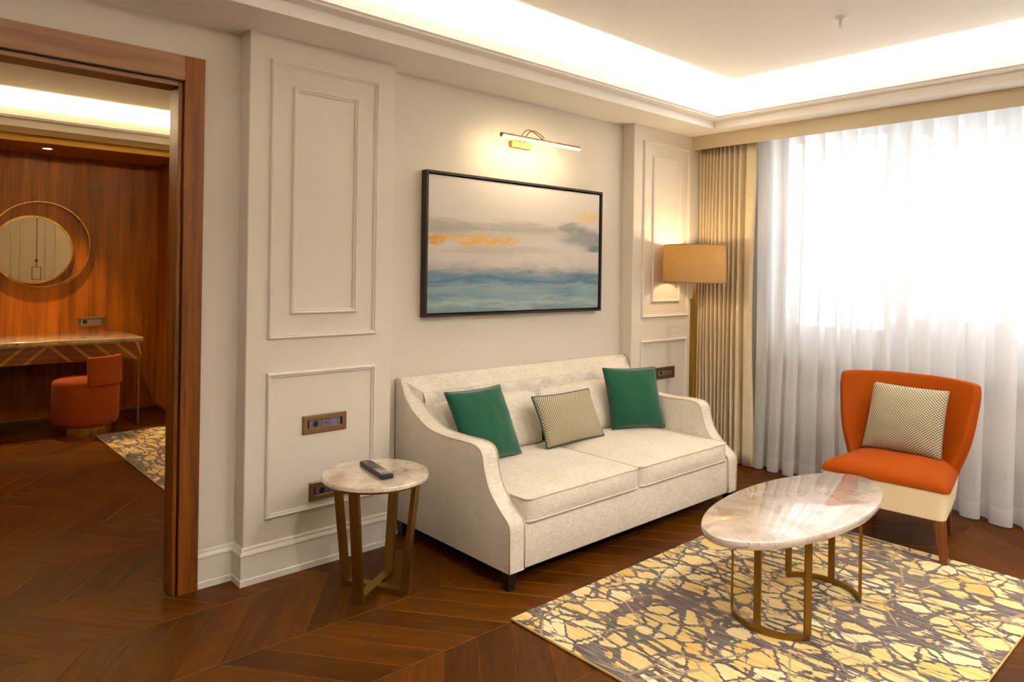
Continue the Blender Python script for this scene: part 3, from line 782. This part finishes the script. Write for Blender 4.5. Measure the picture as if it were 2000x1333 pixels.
for sgn, cx in ((-1, 2.722), (1, 3.048)):
    fr_ = obj('curved_frame', arc_bar(cx, sgn, .172, .186, 64, .0125, .036, .009), M['brass_old'], ct); shade_auto(fr_, 40)
    obj('top_bar', arc_bar(cx, sgn, .172, .186, 64, .405, .4148, .009), M['brass_old'], ct)
    for ph in (-61, 0, 61):
        an = R(ph); px, py = cx+sgn*.1675*math.cos(an), KY+.1815*math.sin(an); tang = math.atan2(.186*math.cos(an), -sgn*.172*math.sin(an))
        bm = box(-.014, .014, -.0045, .0045, .036, .405); xf(bm, Matrix.Translation((px, py, 0)) @ Matrix.Rotation(tang, 4, 'Z'))
        obj('leg', bm, M['brass_old'], ct)

# ---------------------------------------------------------------- orange chair
CH = (4.062, -1.768, 0); CROT = math.pi+R(4)
ch = thing('slipper_chair', CH, 'burnt orange slipper chair with cream base and walnut legs by the window', 'chair', rotz=CROT)
def rrect(hx0, hx1, hy_f, hy_b, rad, k=6):
    """plan outline: x from hx0 (back) to hx1 (front), half width front / back"""
    pts = []; cs = [((hx1, hy_f), 0), ((hx0, hy_b), 90), ((hx0, -hy_b), 180), ((hx1, -hy_f), 270)]
    for (p, a0) in cs:
        cx = p[0]-math.copysign(rad, p[0]-(hx0+hx1)/2); cy = p[1]-math.copysign(rad, p[1])
        for i in range(k+1):
            an = R(a0+90*i/k); pts.append((cx+rad*math.cos(an), cy+rad*math.sin(an)))
    return pts
def loft(secs):
    bm = bmesh.new(); rings = [[bm.verts.new((x, y, z)) for x, y in pts] for pts, z in secs]
    n = len(rings[0])
    for A, C in zip(rings, rings[1:]):
        for i in range(n): bm.faces.new((A[i], A[(i+1) % n], C[(i+1) % n], C[i]))
    bm.faces.new(rings[0]); bm.faces.new(rings[-1]); return bm
ap = loft([(rrect(-.255, .222, .268, .222, .035), .208), (rrect(-.262, .232, .280, .232, .04), .213), (rrect(-.262, .240, .286, .240, .04), .28), (rrect(-.262, .250, .296, .246, .03), .352), (rrect(-.258, .246, .292, .242, .03), .356)])
shade_auto(obj('apron', ap, M['cream_leather'], ch, local=True), 40)
def seat_bm():
    bm = bmesh.new(); rings = []; N_ = 15
    for k in range(N_):
        t = k/(N_-1); s_ = math.cos(t*math.pi/2)**.62; z = .357+.088*math.sin(t*math.pi/2)**.9
        o_ = rrect(-.255*max(s_, .02), .255*max(s_, .02), .303*max(s_, .02), .25*max(s_, .02), .03*max(s_, .02))
        rings.append([bm.verts.new((x, y, z+(-.012*max(0, (x-.1)/.15)**2 if t < .9 else 0)*0)) for x, y in o_])
    n = len(rings[0])
    for A, C in zip(rings, rings[1:]):
        for i in range(n): bm.faces.new((A[i], A[(i+1) % n], C[(i+1) % n], C[i]))
    bm.faces.new(rings[0]); bm.faces.new(rings[-1]); return bm
shade_auto(obj('seat', seat_bm(), M['orange'], ch, local=True), 50)
# curved tapering backrest: sheet + thickness, softened
def back_pt(u, v):
    V = u*2-1; z = .345+v*.497
    K = [(.34, .232), (.40, .247), (.46, .274), (.56, .306), (.70, .326), (.79, .338), (.86, .326)]
    hw = K[-1][1]
    for (za, wa), (zb, wb_) in zip(K, K[1:]):
        if za <= z <= zb: hw = wa+(wb_-wa)*(z-za)/(zb-za)
    wing = .105*abs(V)**2.6*(1-.25*v)
    return (-.205-.085*v+wing, V*hw-.016, z+.016*(1-abs(V)**3)*v)
bk = obj('backrest', grid_bm(13, 9, back_pt), M['orange'], ch, True, local=True)
md = bk.modifiers.new('t', 'SOLIDIFY'); md.thickness = .062; md.offset = 1; md.use_even_offset = True
bvl = bk.modifiers.new('b', 'BEVEL'); bvl.width = .016; bvl.segments = 2; bvl.limit_method = 'ANGLE'; bvl.angle_limit = R(50)
subsurf(bk, 2)
def leg_taper(x0, y0, x1, y1, z1, t0, t1, z0=0):
    bm = bmesh.new()
    A = [bm.verts.new((x0+sx*t0, y0+sy*t0, z0)) for sx, sy in ((-1, -1), (1, -1), (1, 1), (-1, 1))]; C = [bm.verts.new((x1+sx*t1, y1+sy*t1, z1)) for sx, sy in ((-1, -1), (1, -1), (1, 1), (-1, 1))]
    bm.faces.new(A); bm.faces.new(C)
    for i in range(4): bm.faces.new((A[i], A[(i+1) % 4], C[(i+1) % 4], C[i]))
    bmesh.ops.recalc_face_normals(bm, faces=bm.faces)
    bmesh.ops.bevel(bm, geom=[e for e in bm.edges], offset=.004, segments=2, affect='EDGES'); return bm
for (x0, y0, x1, y1, zz) in ((.235, .283, .212, .255, .0122), (.235, -.283, .212, -.255, .0122), (-.29, .19, -.225, .18, 0), (-.29, -.19, -.225, -.18, 0)):
    bm = leg_taper(x0, y0, x1, y1, .212, .016, .025, zz)
    obj('leg', bm, M['legwood'], ch, local=True)
cushion('chair_cushion', (4.165, -1.550, .432), (4.190, -1.948, .425), (4.262, -1.962, .792), (4.245, -1.582, .800), .155, M['weave'], None, 'square cream dot-woven cushion propped on the orange chair', 21, .004, None, .035, back=.45)

# ---------------------------------------------------------------- floor lamp
LX, LY = 4.310, -.338
lp = thing('floor_lamp', (LX, LY, 0), 'brass floor lamp with a beige drum shade beside the curtain', 'lamp')
shade_auto(obj('base', lathe([(0, 0), (.135, 0), (.137, .004), (.137, .016), (.132, .020), (.03, .022), (0, .022)], 48, (LX, LY, 0), False), M['brass_old'], lp))
shade_auto(obj('pole_sleeve', lathe([(.029, .0225), (.029, .03), (.0255, .04), (.0245, 1.20), (.0265, 1.205), (.0265, 1.222), (.012, 1.2235)], 32, (LX, LY, 0)), M['brass_old'], lp))
obj('pole', lathe([(.0105, 1.2236), (.0105, 1.42)], 20, (LX, LY, 0)), M['brass'], lp, True)
sh = lathe([(.221, 1.336), (.2135, 1.602), (.2115, 1.602), (.219, 1.336), (.221, 1.336)], 72, (LX, LY, 0), False)
sho = obj('shade', sh, M['shade'], lp); shade_auto(sho, 40)
for rr, z in ((.2215, 1.336), (.2140, 1.598)):
    obj('shade_trim', lathe([(rr, z), (rr+.001, z), (rr+.0008, z+.005), (rr-.0002, z+.005), (rr, z)], 72, (LX, LY, 0), False), M['bronze'], sho)
obj('bulb', lathe([(.004, 1.421), (.014, 1.43), (.028, 1.46), (.030, 1.485), (.020, 1.51), (.002, 1.52)], 20, (LX, LY, 0)), M['bulb'], lp, True)
pl = bpy.data.lights.new('floor_lamp_bulb', 'POINT'); pl.energy = 2.6; pl.color = (1, .72, .40); pl.shadow_soft_size = .03
po = bpy.data.objects.new('floor_lamp_bulb', pl); COL.objects.link(po); po.location = (LX, LY, 1.545)

# ---------------------------------------------------------------- painting
pt = thing('painting', (2.922, -.004, 1.541), 'framed abstract seascape painting in blue, cream and gold above the sofa', 'painting')
PX0, PX1, PZ0, PZ1, PYF = 2.199, 3.645, 1.141, 1.9415, -.050
FP = [(0, .004), (0, -PYF), (.013, -PYF), (.013, .012), (.030, .012), (.030, .004)]
path = [(PX0, PZ0), (PX1, PZ0), (PX1, PZ1), (PX0, PZ1)]
obj('frame', sweep2d(path, [(o_, h) for o_, h in FP], True, 'xz'), M['frame_dark'], pt)
cx0, cx1, cz0, cz1 = PX0+.021, PX1-.021, PZ0+.021, PZ1-.021
def canv():
    bm = box(cx0, cx1, -.040, -.013, cz0, cz1, .0015, 1); uvl = bm.loops.layers.uv.new('UVMap')
    for f in bm.faces:
        for l_ in f.loops: l_[uvl].uv = ((l_.vert.co.x-cx0)/(cx1-cx0), (l_.vert.co.z-cz0)/(cz1-cz0))
    return bm
obj('canvas', canv(), M['canvas'], pt)

# picture light
pk = thing('picture_light', (2.915, -.001, 2.168), 'brass picture light with a glowing tube mounted above the painting', 'lamp')
obj('wall_plate', box(2.833, 2.990, -.028, -.001, 2.148, 2.186, .003, 2), M['brass'], pk)
for ax in (2.893, 2.930):
    obj('arm', tube(spline([(ax, -.026, 2.176), (ax, -.040, 2.212), (ax, -.075, 2.240), (ax, -.115, 2.243), (ax+.01, -.165, 2.212), (ax+.02, -.198, 2.184)], 5), .0028, 8), M['brass_old'], pk, True)
obj('clip', box(2.915, 2.965, -.208, -.192, 2.177, 2.188, .002, 1), M['brass'], pk)
hs = []
for i in range(13): an = R(-5+190*i/12); hs.append((-.2+.0125*math.cos(an), 2.166+.0125*math.sin(an)))
hs += [(-.2+.0108*math.cos(R(185-190*i/12)), 2.166+.0108*math.sin(R(185-190*i/12))) for i in range(13)]
hb = bmesh.new(); A = [hb.verts.new((2.598, y, z)) for y, z in hs]; C = [hb.verts.new((3.241, y, z)) for y, z in hs]; n = len(hs)
for i in range(n): hb.faces.new((A[i], A[(i+1) % n], C[(i+1) % n], C[i]))
hb.faces.new(A); hb.faces.new(C)
obj('housing', hb, M['brass'], pk, True)
obj('end_cap', tube([(2.594, -.2, 2.166), (2.599, -.2, 2.166)], .0125, 20), M['brass_old'], pk)
obj('diffuser', tube([(2.6, -.2, 2.1645), (3.24, -.2, 2.1645)], .0104, 20), M['tube'], pk, True)

# ---------------------------------------------------------------- sockets
def socket(name, x0, x1, z0, z1, yw, sgn, label, inset=.024, mods=3):
    """sgn=-1: plate projects towards -y"""
    yc = yw; t = thing(name, ((x0+x1)/2, yw, z0), label, 'socket')
    def bx(xa, xb, za, zb, d0, d1, bev=0): 
        ya, yb_ = sorted((yw+sgn*d0, yw+sgn*d1)); return box(xa, xb, ya, yb_, za, zb, bev, 1)
    path = [(x0, z0), (x1, z0), (x1, z1), (x0, z1)] if sgn < 0 else [(x0, z0), (x0, z1), (x1, z1), (x1, z0)]
    pr = [(0, 0), (0, .008), (.003, .010), (inset-.002, .010), (inset, .008), (inset, 0)]
    if sgn < 0: bm = sweep2d(path, [(o_, h-yw) for o_, h in pr], True, 'xz')
    else: bm = sweep2d(path, [(-o_, -(yw-h)) for o_, h in pr], True, 'xz')
    obj('frame_plate', bm, M['bronze'], t)
    obj('recess', bx(x0+inset-.001, x1-inset+.001, z0+inset*.9, z1-inset*.9, .0002, .0025), M['darkgap'], t)
    ix0, ix1, iz0, iz1 = x0+inset+.007, x1-inset-.007, z0+inset+.001, z1-inset-.001
    wd = (ix1-ix0); h = iz1-iz0; xs = [ix0, ix0+.40*wd, ix0+.66*wd, ix0+.90*wd, ix1]
    for i in range(4):
        m = obj('module', bx(xs[i]+.0006, xs[i+1]-.0006, iz0, iz1, .0025, .0075, .0008), M['grey_plastic'] if i < 2 or mods < 3 else M['steel_blue'] if i == 2 else M['grey_plastic'], t)
        cx_ = (xs[i]+xs[i+1])/2; cz_ = (iz0+iz1)/2
        def disc(rr, px, pz, d, mat, nm):
            bm = lathe([(0, 0), (rr, 0), (rr, .0006), (0, .0006)], 20, (0, 0, 0), False)
            xf(bm, Matrix.Translation((px, yw+sgn*d, pz)) @ Matrix.Rotation(R(90), 4, 'X')); obj(nm, bm, mat, m)
        if i == 0: disc(h*.40, cx_, cz_+.001, .0082, M['darkgap'], 'socket_well')
        if i == 1:
            for dx in (-.0055, .0055): disc(.0028, cx_+dx, cz_, .0082, M['darkgap'], 'pin_hole')
    return t
socket('wall_socket', 1.481, 1.705, .624, .709, -TP-.0005, -1, 'bronze wall socket plate high on the panelled pilaster above the side table')
socket('wall_socket', 1.518, 1.742, .306, .392, -TP-.0005, -1, 'bronze wall socket plate low on the pilaster behind the side table', mods=2)
socket('wall_socket', 4.188, 4.421, .629, .713, -TP-.0005, -1, 'bronze wall socket plate on the pilaster beside the floor lamp', mods=2)
socket('wall_socket', 1.405, 1.632, .820, .908, NB-.0005, -1, 'pale bronze socket plate on the wood panelling above the vanity desk', .018, mods=2)

# ---------------------------------------------------------------- curtains
def drape():
    random.seed(3); pts = []; y = -.112; k = 0
    # fold crests (towards the room) and troughs along y
    ctrl = []; ys_ = [-.112]; w = [.030, .028, .030, .028, .032, .030, .034, .034, .038, .046, .052]
    for q in w: ys_.append(ys_[-1]-q)
    for i in range(len(ys_)-1):
        ctrl.append((4.705+.006*math.sin(i*1.7), ys_[i]-.004)); ctrl.append((4.690-.004*(i % 2), ys_[i]+(ys_[i+1]-ys_[i])*.45)); ctrl.append((4.735+.014*(i % 3)/2+.012*(i > 7), ys_[i+1]+.006))
    ctrl += [(4.700, -.506), (4.690, -.520), (4.692, -.555), (4.700, -.580), (4.722, -.586)]
    pth = spline([(x_, y_, 0) for x_, y_ in ctrl], 4); n = len(pth)
    def f(u, v):
        p = pth[min(n-1, int(round(u*(n-1))))]; z = .010+v*2.372
        kk = .80+.20*(1-v)+.12*math.sin(v*3.1); x = 4.712+(p.x-4.712)*kk+.006*math.sin(v*5+p.y*19)
        y_ = p.y+.010*math.sin(v*4.2+p.y*30)*(1-v)*v*2+ (.006*(1-v)**3)*math.sin(p.y*80)
        if p.y < -.50: y_ += .024*math.sin(v*math.pi)**2*(p.y+.5)/-.08
        return (x, max(min(y_, -.106), -.60), z)
    return grid_bm(n, 26, f)
dr = thing('curtain', (4.712, -.35, 0), 'beige full-length drape gathered in folds in the corner behind the floor lamp', 'curtain')
d_ = obj('drape_panel', drape(), M['drape'], dr, True)
sm = d_.modifiers.new('t', 'SOLIDIFY'); sm.thickness = .003

def sheer_path():
    random.seed(11); pts = []; y = -.575
    while y > -4.35:
        w = random.uniform(.095, .165); a_ = random.uniform(.026, .042)
        # one S fold: front crest, return under itself, trough
        o_ = random.uniform(.18, .34)
        pts += [(4.772-a_*.9, y-.06*w), (4.766-a_*1.05, y-.34*w), (4.767-a_*.95, y-.62*w), (4.774-a_*.3, y-.70*w), (4.780+a_*.3, y-(.66-o_*.6)*w), (4.786+a_*.55, y-(.70-o_)*w), (4.792+a_*.65, y-.66*w), (4.784+a_*.2, y-.92*w)]
        y -= w
    return spline([(x_, y_, 0) for x_, y_ in pts], 3)
SPATH = sheer_path(); SN = len(SPATH)
def sheer_pt(i, z):
    p = SPATH[i]; v = min(1, z/2.36); k = .55+.6*(1-v)**.7
    x = 4.775+(p.x-4.775)*k-.030*(1-v)+.006*math.sin(p.y*9+v*3)
    y_ = p.y+.012*math.sin(p.y*7+1)*(1-v)+(.035*(1-v) if p.y > -.75 else 0)*(1 if p.y > -.6 else (p.y+.75)/.15)*-0.0
    return (x, y_+.010*math.sin(v*4+p.y*5), z)
sr = thing('sheer_curtain', (4.76, -2.45, 0), 'white translucent sheer curtain hanging in folds across the whole window', 'curtain')
zl = [.112, .3, .6, .9, 1.2, 1.5, 1.8, 2.1, 2.385]
bm = bmesh.new(); G = [[bm.verts.new(sheer_pt(i, z)) for z in zl] for i in range(SN)]
for i in range(SN-1):
    for j in range(len(zl)-1): bm.faces.new((G[i][j], G[i+1][j], G[i+1][j+1], G[i][j+1]))
obj('sheer_panel', bm, M['sheer'], sr, True)
zl = [.012, .06, .112]
bm = bmesh.new(); G = [[bm.verts.new(sheer_pt(i, z)) for z in zl] for i in range(SN)]
for i in range(SN-1):
    for j in range(len(zl)-1): bm.faces.new((G[i][j], G[i+1][j], G[i+1][j+1], G[i][j+1]))
obj('hem', bm, M['hem'], sr, True)
obj('curtain_track', box(4.735, 4.80, -4.5, -.60, 2.39, 2.4435), M['white_frame'], sr)

# ---------------------------------------------------------------- sprinkler
sp = thing('ceiling_sprinkler', (3.50, -1.68, HC), 'small white sprinkler head on the ceiling', 'sprinkler')
shade_auto(obj('escutcheon', lathe([(0, 0), (.036, 0), (.036, -.003), (.018, -.010), (0, -.010)], 28, (3.5, -1.68, HC), False), M['white_plastic'], sp))
obj('body', lathe([(.010, -.010), (.010, -.022), (.006, -.024), (.0035, -.026), (.0035, -.046)], 16, (3.5, -1.68, HC)), M['white_plastic'], sp)
for s_ in (-1, 1): obj('frame_arm', tube([(3.5+s_*.009, -1.68, HC-.018), (3.5+s_*.013, -1.68, HC-.032), (3.5+s_*.003, -1.68, HC-.046)], .0022, 6), M['white_plastic'], sp)
obj('deflector', lathe([(0, -.046), (.013, -.046), (.013, -.048), (0, -.048)], 18, (3.5, -1.68, HC), False), M['white_plastic'], sp)

# ================================================================== BEDROOM
# ---------------------------------------------------------------- vanity desk
dk = thing('vanity_desk', (1.0, 4.0, 0), 'vanity desk with marble top and chevron wood apron on thin brass legs', 'desk')
DX0, DX1, DF = -.10, 1.772, 3.640
shade_auto(obj('desk_top', box(DX0, DX1, DF-.012, NB-.003, .738, .769, .007, 3), M['desk_marble'], dk))
obj('brass_edge', box(DX0+.002, DX1-.002, DF-.005, NB-.004, .726, .7378), M['brass'], dk)
obj('apron', box(DX0+.004, DX1-.006, DF, NB-.004, .583, .7258), M['desk'], dk)
sl = (.725-.578)/.157
def strip(xt, dirn):
    w = .034; zt, zb = .7255, .5835; dx = dirn*(zt-zb)/sl
    p = [(xt, zt), (xt+w, zt), (xt+w+dx, zb), (xt+dx, zb)]
    p = [(min(max(x_, DX0+.005), DX1-.007), z_) for x_, z_ in p]
    return extrude_poly(p, 1, DF-.0015, DF+.001)
for k in range(0, 5): obj('inlay_strip', strip(1.055+.163*k, 1), M['inlay'], dk)
for k in range(0, 7): obj('inlay_strip', strip(1.050-.163*k-.012, -1), M['inlay'], dk)
for x_ in (1.735, -.08):
    for y_ in (DF+.006, NB-.02): obj('leg', box(x_, x_+.014, y_, y_+.014, .012 if y_ < 4 else .0, .583), M['brass_old'], dk)
    obj('foot_bar', box(x_, x_+.014, DF+.006, NB-.006, 0, .012), M['brass_old'], dk)

# ---------------------------------------------------------------- round mirror
mi = thing('wall_mirror', (1.05, NB-.002, 1.526), 'round brass-framed mirror with a larger offset brass ring on wood panelling', 'mirror')
def ring_y(rad, r_in, y0, y1, c):
    bm = lathe([(r_in, y0), (rad, y0), (rad, y1), (r_in, y1), (r_in, y0)], 96, (0, 0, 0), False)
    return xf(bm, Matrix.Translation((c[0], 0, c[1])) @ Matrix.Rotation(R(-90), 4, 'X'))
g = lathe([(0, NB-.020), (.292, NB-.020), (.292, NB-.004), (0, NB-.004)], 96, (0, 0, 0), False)
obj('mirror_glass', xf(g, Matrix.Translation((1.050, 0, 1.526)) @ Matrix.Rotation(R(-90), 4, 'X')), M['mirror'], mi)
shade_auto(obj('mirror_frame', ring_y(.306, .290, NB-.034, NB-.002, (1.050, 1.526)), M['brass'], mi))
shade_auto(obj('outer_ring', ring_y(.386, .379, NB-.045, NB-.012, (1.107, 1.576)), M['brass'], mi))

# ---------------------------------------------------------------- pouf chair
QX, QY = 1.318, 3.545
pf = thing('pouf_chair', (QX, QY, 0), 'round orange velvet pouf with a low curved back and brass plinth at the desk', 'pouf')
shade_auto(obj('plinth_ring', lathe([(0, 0), (.183, 0), (.183, .073), (0, .073)], 56, (QX, QY, 0), False), M['brass'], pf))
shade_auto(obj('seat', lathe([(0, .0735), (.20, .0735), (.228, .085), (.243, .115), (.245, .16), (.245, .425), (.238, .445), (.222, .457), (.12, .468), (0, .471)], 64, (QX, QY, 0), False), M['orange_velvet'], pf), 60)
def pback(u, v):
    an = R(-58+82*(u-.5)); rr = .243-.008*v
    return (QX+rr*math.cos(an), QY+rr*math.sin(an), .415+v*.235)
bko = obj('backrest', grid_bm(15, 6, pback), M['orange_velvet'], pf, True)
md = bko.modifiers.new('t', 'SOLIDIFY'); md.thickness = .05; md.offset = 0
bv = bko.modifiers.new('b', 'BEVEL'); bv.width = .010; bv.segments = 2; bv.limit_method = 'ANGLE'; bv.angle_limit = R(50)

# ---------------------------------------------------------------- niche downlight and added living room ones
def downlight(x, y, label, grp, power, NZ=NZ, col=(1, .66, .30), ang=75, em='downlight'):
    t = thing('downlight', (x, y, NZ), label, 'downlight', grp)
    obj('trim_ring', lathe([(.034, 0), (.046, 0), (.046, -.003), (.034, -.003), (.034, 0)], 32, (x, y, NZ), False), M['brass'], t)
    obj('lens', lathe([(0, -.0015), (.034, -.0015), (.034, -.0008), (0, -.0008)], 28, (x, y, NZ), False), M['downlight'], t)
    s = bpy.data.lights.new('downlight_spot', 'SPOT'); s.energy = power; s.color = col; s.spot_size = R(ang); s.spot_blend = .6; s.shadow_soft_size = .03
    so = bpy.data.objects.new('downlight_spot', s); COL.objects.link(so); so.location = (x, y, NZ-.006)
downlight(1.088, 3.98, 'recessed downlight glowing in the wood ceiling above the round mirror', None, 80)

for (x, y) in ((1.2, -2.7), (1.2, -3.9), (2.5, -3.0), (2.6, -4.1), (3.8, -3.0), (3.8, -4.1)):  # added lamps out of view, fill light for surfaces facing the camera
    downlight(x, y, 'added fill downlight out of view in the living room ceiling', 'added living room fill downlights', 36, HC, (1, .95, .86), 150)
# ---------------------------------------------------------------- pendant lamp seen in the mirror
pn = thing('pendant_lamp', (1.66, .30, 1.18), 'slim brass pendant lamp with an open rectangular frame, reflected in the round mirror', 'lamp')
obj('cord', tube([(1.66, .30, HS), (1.66, .30, 1.36)], .004, 8), M['black'], pn)
obj('ball', lathe([(.002, 1.42), (.016, 1.43), (.020, 1.445), (.016, 1.46), (.002, 1.47)], 16, (1.66, .30, 0)), M['brass_old'], pn, True)
obj('lamp_frame', sweep2d([(1.605, 1.18), (1.715, 1.18), (1.715, 1.36), (1.605, 1.36)], [(0, -.306), (.009, -.306), (.009, -.294), (0, -.294)], True, 'xz'), M['brass_old'], pn)
